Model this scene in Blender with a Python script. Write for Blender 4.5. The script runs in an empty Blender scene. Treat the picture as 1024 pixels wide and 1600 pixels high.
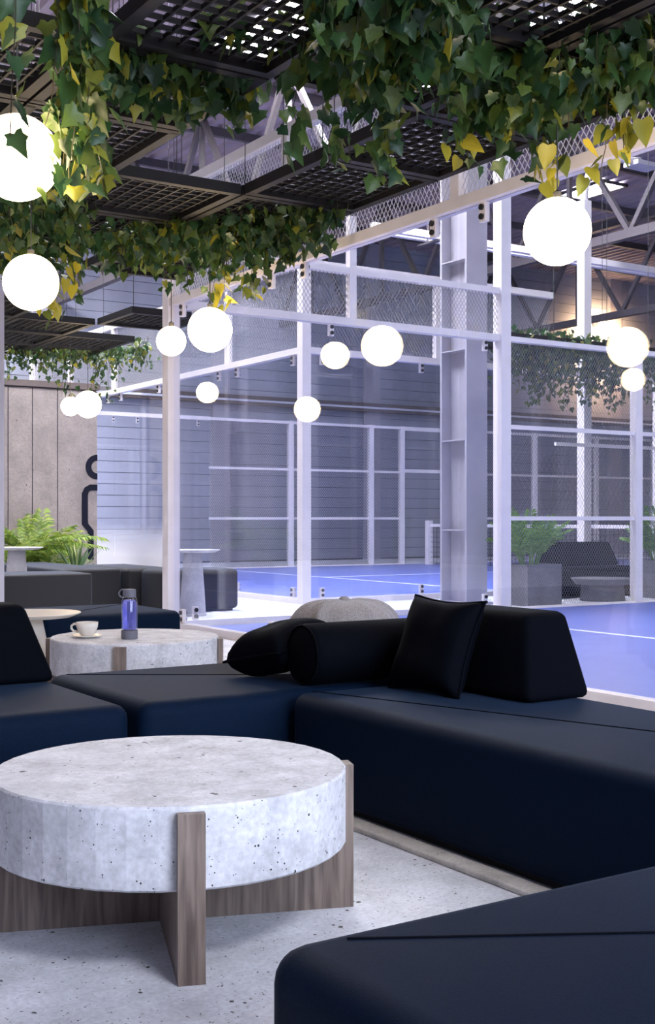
import bpy, bmesh, math, random
from mathutils import Vector, Matrix, Euler
R = math.radians
random.seed(7)
S = bpy.context.scene
C = S.collection

# ------------------------------------------------------------------ camera, world, exposure
EYE = 1.10
F = 1900.0
cam_d = bpy.data.cameras.new('camera')
cam = bpy.data.objects.new('camera', cam_d)
C.objects.link(cam)
cam.location = (0, 0, EYE)
cam.rotation_euler = (R(90), 0, -math.atan2(0.5425, 0.840))
cam_d.sensor_fit = 'HORIZONTAL'
cam_d.sensor_width = 36.0
cam_d.lens = F * 36.0 / 1024.0
cam_d.shift_y = 10.0 / 1024.0
cam_d.clip_end = 300
S.camera = cam
S.view_settings.view_transform = 'Standard'
S.view_settings.look = 'None'
S.view_settings.exposure = 0.18
S.view_settings.gamma = 1.0
S.view_settings.use_curve_mapping = False

W = bpy.data.worlds.new('world')
S.world = W
W.use_nodes = True
bg = W.node_tree.nodes['Background']
bg.inputs[0].default_value = (0.60, 0.70, 1.0, 1)
bg.inputs[1].default_value = 0.55

SKY_STRENGTH = 42.0
GLOBE_STRENGTH = 24.0
ROOF = 8.5
FRONT_STRENGTH = 12.5

# ------------------------------------------------------------------ materials
def newmat(name):
    m = bpy.data.materials.new(name); m.use_nodes = True
    nt = m.node_tree
    return m, nt, nt.nodes['Principled BSDF'], nt.nodes['Material Output']

def N(nt, t, **kw):
    n = nt.nodes.new(t)
    for k, v in kw.items():
        if hasattr(n, k): setattr(n, k, v)
        else: n.inputs[k.replace('_', ' ')].default_value = v
    return n

def plain(name, col, rough=.5, metal=0.0, vary=.08, scale=8.0, spec=.5, bump=0.0):
    m, nt, b, o = newmat(name)
    tc = N(nt, 'ShaderNodeTexCoord')
    nz = N(nt, 'ShaderNodeTexNoise'); nz.inputs['Scale'].default_value = scale; nz.inputs['Detail'].default_value = 5
    nt.links.new(tc.outputs['Object'], nz.inputs['Vector'])
    rp = N(nt, 'ShaderNodeValToRGB')
    rp.color_ramp.elements[0].position = .3; rp.color_ramp.elements[1].position = .7
    rp.color_ramp.elements[0].color = tuple(c * (1 - vary) for c in col) + (1,)
    rp.color_ramp.elements[1].color = tuple(min(1, c * (1 + vary)) for c in col) + (1,)
    nt.links.new(nz.outputs[0], rp.inputs[0])
    nt.links.new(rp.outputs[0], b.inputs['Base Color'])
    b.inputs['Roughness'].default_value = rough
    b.inputs['Metallic'].default_value = metal
    b.inputs['Specular IOR Level'].default_value = spec
    if bump:
        bp = N(nt, 'ShaderNodeBump'); bp.inputs['Strength'].default_value = bump; bp.inputs['Distance'].default_value = .01
        nt.links.new(nz.outputs[0], bp.inputs['Height']); nt.links.new(bp.outputs[0], b.inputs['Normal'])
    return m

def concrete(name, col, pore=28.0, pore_size=.12, blotch=3.0, vary=.16, rough=.7, stretch=(1, 1, 1)):
    """mottled cast concrete with small dark air holes"""
    m, nt, b, o = newmat(name)
    tc = N(nt, 'ShaderNodeTexCoord')
    mp = N(nt, 'ShaderNodeMapping'); mp.inputs['Scale'].default_value = stretch
    nt.links.new(tc.outputs['Object'], mp.inputs[0])
    n1 = N(nt, 'ShaderNodeTexNoise'); n1.inputs['Scale'].default_value = blotch; n1.inputs['Detail'].default_value = 9; n1.inputs['Roughness'].default_value = .68
    nt.links.new(mp.outputs[0], n1.inputs['Vector'])
    rp = N(nt, 'ShaderNodeValToRGB')
    rp.color_ramp.elements[0].position = .32; rp.color_ramp.elements[1].position = .62
    rp.color_ramp.elements[0].color = tuple(c * (1 - 2 * vary) for c in col) + (1,)
    rp.color_ramp.elements[1].color = tuple(min(1, c * (1 + vary * .6)) for c in col) + (1,)
    nt.links.new(n1.outputs[0], rp.inputs[0])
    # fine grain over the blotches
    n3 = N(nt, 'ShaderNodeTexNoise'); n3.inputs['Scale'].default_value = pore * 2.2; n3.inputs['Detail'].default_value = 6
    nt.links.new(mp.outputs[0], n3.inputs['Vector'])
    g3 = N(nt, 'ShaderNodeMapRange'); g3.inputs['From Min'].default_value = .3; g3.inputs['From Max'].default_value = .7
    g3.inputs['To Min'].default_value = .84; g3.inputs['To Max'].default_value = 1.1
    nt.links.new(n3.outputs[0], g3.inputs[0])
    vs = N(nt, 'ShaderNodeVectorMath', operation='SCALE')
    nt.links.new(rp.outputs[0], vs.inputs[0]); nt.links.new(g3.outputs[0], vs.inputs['Scale'])
    # air holes: two sizes of voronoi cells, each gated by noise so that they gather in patches
    holes = []
    for sc, gate in ((pore, .54), (pore * 2.8, .46)):
        vo = N(nt, 'ShaderNodeTexVoronoi'); vo.inputs['Scale'].default_value = sc
        nt.links.new(tc.outputs['Object'], vo.inputs['Vector'])
        n2 = N(nt, 'ShaderNodeTexNoise'); n2.inputs['Scale'].default_value = sc * .37; n2.inputs['Detail'].default_value = 3
        nt.links.new(tc.outputs['Object'], n2.inputs['Vector'])
        mr = N(nt, 'ShaderNodeMapRange'); mr.inputs['From Min'].default_value = gate; mr.inputs['From Max'].default_value = .72
        mr.inputs['To Min'].default_value = 0; mr.inputs['To Max'].default_value = pore_size * 2.4
        nt.links.new(n2.outputs[0], mr.inputs[0])
        q = N(nt, 'ShaderNodeMath', operation='LESS_THAN')
        nt.links.new(vo.outputs['Distance'], q.inputs[0]); nt.links.new(mr.outputs[0], q.inputs[1])
        holes.append(q)
    lt = N(nt, 'ShaderNodeMath', operation='MAXIMUM')
    nt.links.new(holes[0].outputs[0], lt.inputs[0]); nt.links.new(holes[1].outputs[0], lt.inputs[1])
    mx = N(nt, 'ShaderNodeMix'); mx.data_type = 'RGBA'
    nt.links.new(lt.outputs[0], mx.inputs[0]); nt.links.new(vs.outputs[0], mx.inputs[6])
    mx.inputs[7].default_value = tuple(c * .06 for c in col) + (1,)
    nt.links.new(mx.outputs[2], b.inputs['Base Color'])
    b.inputs['Roughness'].default_value = rough
    bp = N(nt, 'ShaderNodeBump'); bp.inputs['Strength'].default_value = .25; bp.inputs['Distance'].default_value = .006
    sb = N(nt, 'ShaderNodeMath', operation='SUBTRACT')
    nt.links.new(n1.outputs[0], sb.inputs[0]); nt.links.new(lt.outputs[0], sb.inputs[1])
    nt.links.new(sb.outputs[0], bp.inputs['Height']); nt.links.new(bp.outputs[0], b.inputs['Normal'])
    return m

def wood(name, c1, c2):
    m, nt, b, o = newmat(name)
    tc = N(nt, 'ShaderNodeTexCoord')
    mp = N(nt, 'ShaderNodeMapping'); mp.inputs['Scale'].default_value = (26, 26, 1.6)
    nt.links.new(tc.outputs['Object'], mp.inputs[0])
    n1 = N(nt, 'ShaderNodeTexNoise'); n1.inputs['Scale'].default_value = 2.2; n1.inputs['Detail'].default_value = 8; n1.inputs['Distortion'].default_value = .6
    nt.links.new(mp.outputs[0], n1.inputs['Vector'])
    rp = N(nt, 'ShaderNodeValToRGB')
    rp.color_ramp.elements[0].position = .3; rp.color_ramp.elements[1].position = .7
    rp.color_ramp.elements[0].color = c1 + (1,); rp.color_ramp.elements[1].color = c2 + (1,)
    nt.links.new(n1.outputs[0], rp.inputs[0]); nt.links.new(rp.outputs[0], b.inputs['Base Color'])
    b.inputs['Roughness'].default_value = .55
    bp = N(nt, 'ShaderNodeBump'); bp.inputs['Strength'].default_value = .2; bp.inputs['Distance'].default_value = .003
    nt.links.new(n1.outputs[0], bp.inputs['Height']); nt.links.new(bp.outputs[0], b.inputs['Normal'])
    return m

def fabric(name, col, weave=420.0, sheen=.25, spec=.3, rough=.75):
    m, nt, b, o = newmat(name)
    tc = N(nt, 'ShaderNodeTexCoord')
    nz = N(nt, 'ShaderNodeTexNoise'); nz.inputs['Scale'].default_value = weave; nz.inputs['Detail'].default_value = 2
    nt.links.new(tc.outputs['Object'], nz.inputs['Vector'])
    rp = N(nt, 'ShaderNodeValToRGB')
    rp.color_ramp.elements[0].position = .3; rp.color_ramp.elements[1].position = .72
    rp.color_ramp.elements[0].color = tuple(c * .65 for c in col) + (1,)
    rp.color_ramp.elements[1].color = tuple(c * 1.35 for c in col) + (1,)
    nt.links.new(nz.outputs[0], rp.inputs[0]); nt.links.new(rp.outputs[0], b.inputs['Base Color'])
    b.inputs['Roughness'].default_value = rough
    b.inputs['Specular IOR Level'].default_value = spec
    b.inputs['Sheen Weight'].default_value = sheen
    b.inputs['Sheen Roughness'].default_value = .28
    b.inputs['Sheen Tint'].default_value = (.38, .58, 1, 1)
    bp = N(nt, 'ShaderNodeBump'); bp.inputs['Strength'].default_value = .3; bp.inputs['Distance'].default_value = .002
    nt.links.new(nz.outputs[0], bp.inputs['Height']); nt.links.new(bp.outputs[0], b.inputs['Normal'])
    return m

def thin_glass(name, tint=(.955, .965, 1.0), ior=1.5, painted_glare=False):
    m, nt, b, o = newmat(name)
    nt.nodes.remove(b)
    tr = N(nt, 'ShaderNodeBsdfTransparent'); tr.inputs[0].default_value = tint + (1,)
    gl = N(nt, 'ShaderNodeBsdfGlossy'); gl.inputs['Roughness'].default_value = .0
    gl.inputs[0].default_value = (1, 1, 1, 1)
    lw = N(nt, 'ShaderNodeLayerWeight'); lw.inputs[0].default_value = .5
    pw = N(nt, 'ShaderNodeMath', operation='POWER'); pw.inputs[1].default_value = 5.0
    nt.links.new(lw.outputs['Facing'], pw.inputs[0])
    f0 = ((ior - 1) / (ior + 1)) ** 2
    fr = N(nt, 'ShaderNodeMath', operation='MULTIPLY_ADD'); fr.inputs[1].default_value = 1 - f0; fr.inputs[2].default_value = f0
    nt.links.new(pw.outputs[0], fr.inputs[0])
    mx = N(nt, 'ShaderNodeMixShader')
    nt.links.new(fr.outputs[0], mx.inputs[0]); nt.links.new(tr.outputs[0], mx.inputs[1]); nt.links.new(gl.outputs[0], mx.inputs[2])
    out = mx
    if painted_glare:                                   # painted pale reflection at the pane foot, fading out upwards
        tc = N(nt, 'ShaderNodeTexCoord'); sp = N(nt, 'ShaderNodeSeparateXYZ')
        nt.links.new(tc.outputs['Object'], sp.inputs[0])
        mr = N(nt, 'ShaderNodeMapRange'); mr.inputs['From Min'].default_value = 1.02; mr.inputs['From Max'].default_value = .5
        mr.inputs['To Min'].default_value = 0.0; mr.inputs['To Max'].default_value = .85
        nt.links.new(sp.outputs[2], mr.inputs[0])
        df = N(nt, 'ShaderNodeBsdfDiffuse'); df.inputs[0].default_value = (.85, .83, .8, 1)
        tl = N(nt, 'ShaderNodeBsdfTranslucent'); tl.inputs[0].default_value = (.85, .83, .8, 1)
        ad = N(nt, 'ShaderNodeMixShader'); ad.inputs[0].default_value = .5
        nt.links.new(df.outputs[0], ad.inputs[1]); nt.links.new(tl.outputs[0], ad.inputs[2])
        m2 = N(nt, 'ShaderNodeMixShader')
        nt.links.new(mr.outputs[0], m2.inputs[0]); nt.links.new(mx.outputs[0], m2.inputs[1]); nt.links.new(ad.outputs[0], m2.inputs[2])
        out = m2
    nt.links.new(out.outputs[0], o.inputs[0])
    return m

def glow(name, col, strength):
    m, nt, b, o = newmat(name)
    nt.nodes.remove(b)
    e = N(nt, 'ShaderNodeEmission'); e.inputs[0].default_value = col + (1,); e.inputs[1].default_value = strength
    nt.links.new(e.outputs[0], o.inputs[0])
    return m

def leafmat(name, stops, trans=.3, rough=.45):
    m, nt, b, o = newmat(name)
    oi = N(nt, 'ShaderNodeObjectInfo'); ge = N(nt, 'ShaderNodeNewGeometry')
    ad = N(nt, 'ShaderNodeMath', operation='ADD'); fr = N(nt, 'ShaderNodeMath', operation='FRACT')
    nt.links.new(oi.outputs['Random'], ad.inputs[0]); nt.links.new(ge.outputs['Random Per Island'], ad.inputs[1])
    nt.links.new(ad.outputs[0], fr.inputs[0])
    rp = N(nt, 'ShaderNodeValToRGB')
    rp.color_ramp.elements[0].position = stops[0][0]; rp.color_ramp.elements[0].color = stops[0][1] + (1,)
    rp.color_ramp.elements[1].position = stops[-1][0]; rp.color_ramp.elements[1].color = stops[-1][1] + (1,)
    for p, c in stops[1:-1]:
        el = rp.color_ramp.elements.new(p); el.color = c + (1,)
    nt.links.new(fr.outputs[0], rp.inputs[0])
    tc = N(nt, 'ShaderNodeTexCoord'); nz = N(nt, 'ShaderNodeTexNoise'); nz.inputs['Scale'].default_value = 45
    nt.links.new(tc.outputs['Object'], nz.inputs['Vector'])
    mp = N(nt, 'ShaderNodeMapRange'); mp.inputs['To Min'].default_value = .65; mp.inputs['To Max'].default_value = 1.35
    nt.links.new(nz.outputs[0], mp.inputs[0])
    vm = N(nt, 'ShaderNodeVectorMath', operation='SCALE')
    nt.links.new(rp.outputs[0], vm.inputs[0]); nt.links.new(mp.outputs[0], vm.inputs['Scale'])
    nt.links.new(vm.outputs[0], b.inputs['Base Color'])
    b.inputs['Roughness'].default_value = rough
    tl = N(nt, 'ShaderNodeBsdfTranslucent'); nt.links.new(vm.outputs[0], tl.inputs[0])
    mx = N(nt, 'ShaderNodeMixShader'); mx.inputs[0].default_value = trans
    nt.links.new(b.outputs[0], mx.inputs[1]); nt.links.new(tl.outputs[0], mx.inputs[2])
    nt.links.new(mx.outputs[0], o.inputs[0])
    return m

M = {}
M['floor'] = concrete('floor_concrete', (.68, .69, .74), pore=34, pore_size=.145, blotch=3.4, vary=.16, rough=.55)
M['table'] = concrete('table_concrete', (.62, .62, .66), pore=30, pore_size=.125, blotch=7, vary=.15)
M['wallslab'] = concrete('slab_concrete', (.255, .215, .20), pore=16, pore_size=.1, blotch=2.5, vary=.14)
M['hightable'] = concrete('cast_concrete', (.52, .50, .53), pore=40, pore_size=.05, blotch=6, vary=.1)
M['curb'] = concrete('curb_concrete', (.55, .52, .48), pore=60, pore_size=.1, blotch=8)
M['wood'] = wood('grey_oak', (.095, .068, .056), (.25, .192, .16))
M['navy'] = fabric('navy_fabric', (.0026, .0086, .0235), sheen=.05, spec=.04, rough=.6)
M['navytop'] = M['navy']
M['black'] = fabric('black_fabric', (.0016, .0022, .0045), sheen=.012, spec=.035)
M['charcoal'] = fabric('charcoal_fabric', (.012, .011, .013), sheen=.22, spec=.4)
M['beanbag'] = fabric('beige_fabric', (.24, .22, .22), weave=160, sheen=.1)
M['white'] = plain('white_steel', (.78, .72, .72), rough=.45, vary=.03)
M['steel'] = plain('grey_steel', (.40, .38, .43), rough=.5, vary=.06, scale=3)
M['truss'] = plain('truss_steel', (.075, .062, .07), rough=.55, vary=.05)
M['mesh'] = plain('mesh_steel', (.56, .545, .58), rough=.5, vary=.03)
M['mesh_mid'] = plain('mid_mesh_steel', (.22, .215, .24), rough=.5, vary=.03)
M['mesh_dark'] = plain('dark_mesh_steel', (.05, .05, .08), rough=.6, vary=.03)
M['bolt'] = plain('black_bolt', (.012, .012, .014), rough=.4)
M['pergola'] = plain('dark_bronze_steel', (.005, .0038, .0042), rough=.6, vary=.2, spec=.25)
M['court'] = plain('blue_court', (.105, .145, .45), rough=.4, vary=.05, scale=1.2)
M['line'] = plain('white_line', (.75, .76, .85), rough=.5, vary=.03)
M['panel'] = plain('wall_panel', (.33, .34, .41), rough=.7, vary=.12, scale=1.3, bump=.05)
M['panelgap'] = plain('wall_gap', (.05, .05, .075), rough=.8)
M['ledge'] = plain('ledge', (.10, .075, .07), rough=.6)
M['roof'] = plain('roof_sheet', (.30, .235, .27), rough=.6, vary=.08, scale=2)
M['glass'] = thin_glass('clear_glass')
M['painted_glare'] = thin_glass('glare_painted_glass', painted_glare=True)
M['sky'] = glow('daylight_pane', (.92, .935, 1.0), SKY_STRENGTH)
M['globe'] = glow('opal_globe', (1.0, .76, .46), GLOBE_STRENGTH)
M['globe_far'] = M['globe']
M['cord'] = plain('cord', (.03, .03, .03), rough=.6)
M['leaf'] = leafmat('ivy_leaf', [(0, (.012, .038, .016)), (.35, (.024, .066, .02)), (.62, (.045, .09, .02)), (.9, (.085, .12, .02)), (1, (.26, .24, .02))])
M['yellowleaf'] = leafmat('yellow_ivy_leaf', [(0, (.10, .14, .02)), (.4, (.27, .26, .03)), (1, (.48, .39, .03))], trans=.4)
M['vine'] = plain('vine_stem', (.06, .05, .025), rough=.7)
M['palm'] = leafmat('palm_leaf', [(0, (.09, .18, .025)), (.5, (.2, .32, .04)), (1, (.42, .48, .09))], trans=.35)
M['palm_dark'] = leafmat('green_palm_leaf', [(0, (.05, .15, .02)), (.6, (.12, .28, .03)), (1, (.24, .42, .06))], trans=.3)
M['agave'] = leafmat('spiky_leaf', [(0, (.03, .08, .02)), (.7, (.06, .13, .03)), (1, (.45, .48, .22))], trans=.15)
M['planter'] = concrete('planter_concrete', (.17, .165, .19), pore=20, pore_size=.05, blotch=4)
M['soil'] = plain('soil', (.03, .022, .016), rough=.9, vary=.4, scale=60)
M['cup'] = plain('glazed_ceramic', (.72, .66, .58), rough=.25, vary=.03)
M['rubber'] = plain('grey_rubber', (.13, .13, .16), rough=.5)
M['logo'] = plain('black_paint', (.008, .009, .018), rough=.7, spec=.1)
M['net'] = plain('net_black', (.02, .02, .03), rough=.8)
def bottle_mat():
    m, nt, b, o = newmat('violet_water')
    b.inputs['Base Color'].default_value = (.34, .34, .85, 1)
    b.inputs['Roughness'].default_value = .05
    b.inputs['Transmission Weight'].default_value = .75
    b.inputs['IOR'].default_value = 1.33
    return m
M['water'] = bottle_mat()
M['bottleglass'] = thin_glass('bottle_glass', tint=(.93, .94, 1.0), ior=1.4)

# ------------------------------------------------------------------ helpers
class MB:
    """collects vertices and faces; build() links them as one mesh object"""
    def __init__(s): s.v = []; s.f = []
    def box(s, x0, x1, y0, y1, z0, z1):
        i = len(s.v)
        s.v += [(x0, y0, z0), (x1, y0, z0), (x1, y1, z0), (x0, y1, z0), (x0, y0, z1), (x1, y0, z1), (x1, y1, z1), (x0, y1, z1)]
        s.f += [tuple(i + k for k in q) for q in ((0, 3, 2, 1), (4, 5, 6, 7), (0, 1, 5, 4), (1, 2, 6, 5), (2, 3, 7, 6), (3, 0, 4, 7))]
        return s
    def bar(s, a, b, w, h=None, n=4):
        """prism from a to b, n-sided, radius w (n=4 with h: rectangular w x h)"""
        a = Vector(a); b = Vector(b); d = (b - a).normalized()
        up = Vector((0, 0, 1)) if abs(d.z) < .95 else Vector((1, 0, 0))
        x = d.cross(up).normalized(); y = x.cross(d).normalized()
        i = len(s.v)
        if n == 4 and h is not None:
            ring = [(-w / 2, -h / 2), (w / 2, -h / 2), (w / 2, h / 2), (-w / 2, h / 2)]
        else:
            ring = [(w * math.cos(2 * math.pi * k / n + .785), w * math.sin(2 * math.pi * k / n + .785)) for k in range(n)]
        m = len(ring)
        for p in (a, b):
            for (u, q) in ring: s.v.append(tuple(p + x * u + y * q))
        for k in range(m): s.f.append((i + k, i + (k + 1) % m, i + m + (k + 1) % m, i + m + k))
        s.f.append(tuple(i + k for k in reversed(range(m)))); s.f.append(tuple(i + m + k for k in range(m)))
        return s
    def tube(s, pts, rad, n=6):
        """swept tube along points; rad number or list"""
        pts = [Vector(p) for p in pts]; i0 = len(s.v); L = len(pts)
        x = None
        for k, p in enumerate(pts):
            d = (pts[min(k + 1, L - 1)] - pts[max(k - 1, 0)]).normalized()
            if x is None:
                up = Vector((0, 0, 1)) if abs(d.z) < .95 else Vector((1, 0, 0))
                x = d.cross(up).normalized()
            else:
                x = (x - d * x.dot(d)).normalized()
            y = d.cross(x)
            r = rad[k] if isinstance(rad, (list, tuple)) else rad
            for j in range(n):
                a = 2 * math.pi * j / n
                s.v.append(tuple(p + x * (r * math.cos(a)) + y * (r * math.sin(a))))
        for k in range(L - 1):
            for j in range(n):
                s.f.append((i0 + k * n + j, i0 + k * n + (j + 1) % n, i0 + (k + 1) * n + (j + 1) % n, i0 + (k + 1) * n + j))
        s.f.append(tuple(i0 + j for j in reversed(range(n)))); s.f.append(tuple(i0 + (L - 1) * n + j for j in range(n)))
        return s
    def lathe(s, prof, n=32, c=(0, 0, 0)):
        """profile [(r,z)...] turned about z, closed at ends when r=0"""
        i0 = len(s.v)
        for (r, z) in prof:
            for j in range(n):
                a = 2 * math.pi * j / n
                s.v.append((c[0] + r * math.cos(a), c[1] + r * math.sin(a), c[2] + z))
        for k in range(len(prof) - 1):
            for j in range(n):
                s.f.append((i0 + k * n + j, i0 + k * n + (j + 1) % n, i0 + (k + 1) * n + (j + 1) % n, i0 + (k + 1) * n + j))
        s.f.append(tuple(i0 + j for j in reversed(range(n))))
        s.f.append(tuple(i0 + (len(prof) - 1) * n + j for j in range(n)))
        return s
    def prism(s, poly, z0, z1, axis='z'):
        i = len(s.v); n = len(poly)
        def mp(p, z): return (p[0], p[1], z) if axis == 'z' else (p[0], z, p[1])
        s.v += [mp(p, z0) for p in poly] + [mp(p, z1) for p in poly]
        s.f.append(tuple(i + k for k in reversed(range(n)))); s.f.append(tuple(i + n + k for k in range(n)))
        for k in range(n): s.f.append((i + k, i + (k + 1) % n, i + n + (k + 1) % n, i + n + k))
        return s
    def mesh(s, name, mat, smooth=False):
        me = bpy.data.meshes.new(name); me.from_pydata(s.v, [], s.f); me.update()
        if mat: me.materials.append(mat)
        if smooth: me.polygons.foreach_set('use_smooth', [True] * len(me.polygons))
        return me
    def build(s, name, mat, parent=None, smooth=False, loc=None):
        return put(name, s.mesh(name, mat, smooth), parent, loc)

def put(name, me, parent=None, loc=None, rot=None):
    o = bpy.data.objects.new(name, me); C.objects.link(o)
    if parent: o.parent = parent
    if loc is not None: o.location = loc
    if rot is not None: o.rotation_euler = rot
    return o

def tag(o, label=None, cat=None, group=None, kind=None):
    if label: o['label'] = label
    if cat: o['category'] = cat
    if group: o['group'] = group
    if kind: o['kind'] = kind
    return o

def thing(name, label, cat, loc=(0, 0, 0), rz=0.0, group=None):
    o = bpy.data.objects.new(name, None); C.objects.link(o)
    o.empty_display_size = .1
    o.location = loc; o.rotation_euler = (0, 0, rz)
    return tag(o, label, cat, group)

def box(name, mat, x0, x1, y0, y1, z0, z1, parent=None, bevel=0, seg=2, smooth=None):
    if not bevel:
        return MB().box(x0, x1, y0, y1, z0, z1).build(name, mat, parent)
    bm = bmesh.new()
    bmesh.ops.create_cube(bm, size=1)
    for v in bm.verts:
        v.co = Vector(((x0 + x1) / 2 + v.co.x * (x1 - x0), (y0 + y1) / 2 + v.co.y * (y1 - y0), (z0 + z1) / 2 + v.co.z * (z1 - z0)))
    bmesh.ops.bevel(bm, geom=list(bm.edges), offset=bevel, segments=seg, profile=.5, affect='EDGES')
    me = bpy.data.meshes.new(name); bm.to_mesh(me); bm.free()
    me.materials.append(mat)
    if smooth is None: smooth = True
    if smooth: me.polygons.foreach_set('use_smooth', [True] * len(me.polygons))
    return put(name, me, parent)

# ------------------------------------------------------------------ setting: floor, courts, walls, roof
XA, YA = 5.30, 11.10          # corner of the near court cage
XB, YB = 8.20, 13.25          # corner of the far court cage
YB2 = 23.45                   # far side of the far court
YW = 27.0                     # back wall

fl = box('floor', M['floor'], -8, 42, -6, 28, -.2, 0); tag(fl, kind='structure')
fl['label'] = 'pale speckled concrete floor of the hall'
ca = box('court_floor', M['court'], XA + .06, 25.2, 1.1, YA - .06, -.05, .008); tag(ca, 'bright blue playing surface beside the sofas', kind='structure')
MB().box(8.46, 8.52, 1.2, YA - .15, .008, .011).build('court_line', M['line'], ca)
MB().box(8.52, 25, 6.07, 6.13, .008, .011).build('court_line', M['line'], ca)
cb = box('court_floor', M['court'], XB + .06, 28.2, YB + .06, YB2 - .06, -.05, .008); tag(cb, 'blue playing surface of the court beyond the walkway', kind='structure')
MB().box(12.15, 12.22, YB + .1, YB2 - .1, .008, .011).build('court_line', M['line'], cb)
MB().box(12.22, 25, 19.0, 19.07, .008, .011).build('court_line', M['line'], cb)

# back wall of horizontal panels between pilasters
wb = box('wall_back', M['panelgap'], -8, 42, YW, YW + .3, 0, ROOF + .6); tag(wb, kind='structure')
wb['label'] = 'grey back wall of long horizontal panels'
pil = [-8, -2.5, 4.1, 9.6, 14.2, 18.8, 23.4, 28.0, 32.6, 37.2, 42]
PH = .27
nrow = int((ROOF + .4) / PH)
for i in range(len(pil) - 1):
    L = pil[i + 1] - pil[i] - .5
    me = MB().box(0, L, -.04, .02, .006, PH - .006).mesh('wall_panel', M['panel'])
    for r in range(nrow):
        put('wall_panel', me, wb, (pil[i] + .25, YW, .03 + r * PH))
for x in pil[1:-1]:
    o = MB().box(x - .24, x + .24, YW - .16, YW + .02, 0, ROOF).build('pilaster', M['steel'], wb)
# ledge running along the back wall
lg = MB().box(-4, 42, YW - .34, YW - .04, 3.96, 4.18).build('trim_1', M['ledge']); tag(lg, 'dark ledge running along the back wall', kind='structure')
MB().box(-4, 42, YW - .36, YW - .34, 4.03, 4.08).build('edge_strip', M['line'], lg)

for nm, q in (('wall_side', (-8.3, -8, -6, 27.3)), ('wall_right', (42, 42.3, -6, 27.3)), ('wall_front', (-8.3, 42.3, -6.3, -6))):
    o = box(nm, M['panel'], q[0], q[1], q[2], q[3], 0, ROOF + .2); tag(o, 'grey side wall of the hall', kind='structure')
# concrete slab wall with a half figure emblem
YL = 19.0
wl = box('wall_left', M['panelgap'], 2.0, 7.70, YL + .02, YL + .2, 0, 3.22); tag(wl, kind='structure')
wl['label'] = 'concrete slab wall behind the palms'
xs = [7.73, 7.04, 6.62, 6.22, 5.6, 5.0, 4.4, 3.8, 3.2, 2.6, 2.0]
for a, b in zip(xs, xs[1:]):
    MB().box(b + .008, a - .008, YL, YL + .05, 0.02, 3.2).build('slab', M['wallslab'], wl)
MB().box(1.95, 7.76, YL - .04, YL + .22, 3.22, 3.32).build('wall_cap', M['ledge'], wl)
# emblem: head ring half and stepped body outline, raised sheet letters
def ring_half(cx, cz, ro, ri, n=24):
    p = []
    for k in range(n + 1):
        a = math.pi / 2 + math.pi * k / n
        p.append((cx + ro * math.cos(a), cz + ro * math.sin(a)))
    for k in range(n, -1, -1):
        a = math.pi / 2 + math.pi * k / n
        p.append((cx + ri * math.cos(a), cz + ri * math.sin(a)))
    return p
mb = MB()
EX = 7.725
# built as quads strips to keep the concave shape clean
def strip(mb, outer, inner, y0, y1):
    n = len(outer); i = len(mb.v)
    for (x, z), (u, w) in zip(outer, inner):
        mb.v += [(x, y0, z), (u, y0, w), (x, y1, z), (u, y1, w)]
    for k in range(n - 1):
        a = i + 4 * k; b = a + 4
        mb.f += [(a, a + 1, b + 1, b), (a + 2, b + 2, b + 3, a + 3), (a, b, b + 2, a + 2), (a + 1, a + 3, b + 3, b + 1)]
    mb.f += [(i, i + 2, i + 3, i + 1), (i + 4 * n - 4, i + 4 * n - 3, i + 4 * n - 1, i + 4 * n - 2)]
ro, ri, hz = .205, .105, 1.95
outer = [(EX + ro * math.cos(math.pi / 2 + math.pi * k / 20), hz + ro * math.sin(math.pi / 2 + math.pi * k / 20)) for k in range(21)]
inner = [(EX + ri * math.cos(math.pi / 2 + math.pi * k / 20), hz + ri * math.sin(math.pi / 2 + math.pi * k / 20)) for k in range(21)]
strip(mb, outer, inner, YL - .012, YL)
outer = [(EX, 1.66), (EX - .13, 1.66), (EX - .22, 1.61), (EX - .27, 1.51), (EX - .27, 1.00), (EX - .165, .88), (EX - .165, .42)]
inner = [(EX, 1.56), (EX - .11, 1.56), (EX - .15, 1.54), (EX - .165, 1.48), (EX - .165, 1.02), (EX - .065, .90), (EX - .065, .42)]
strip(mb, outer, inner, YL - .012, YL)
mb.build('emblem', M['logo'], wl)['label'] = 'black outline of half a person'

# roof: corrugated sheet with purlins
mb = MB()
nx = 46 * 4
prof = []
x = -8.2
while x < 42:
    prof += [(x, 0), (x + .1, 0), (x + .14, .06), (x + .24, .06)]; x += .28
i = 0
for (px, pz) in prof:
    mb.v += [(px, -6, ROOF + pz), (px, 28, ROOF + pz)]
for k in range(len(prof) - 1):
    mb.f.append((2 * k, 2 * k + 1, 2 * k + 3, 2 * k + 2))
n0 = len(mb.v)
mb.box(-8.3, 42, -6, 28, ROOF + .1, ROOF + .25)
ce = mb.build('ceiling', M['roof']); tag(ce, 'mauve corrugated metal roof', kind='structure')
me = MB().box(-8, 42, -.05, .05, -.16, 0).mesh('purlin', M['truss'])
for k in range(13):
    put('purlin', me, ce, (0, -4.5 + 2.5 * k, ROOF))
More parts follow.
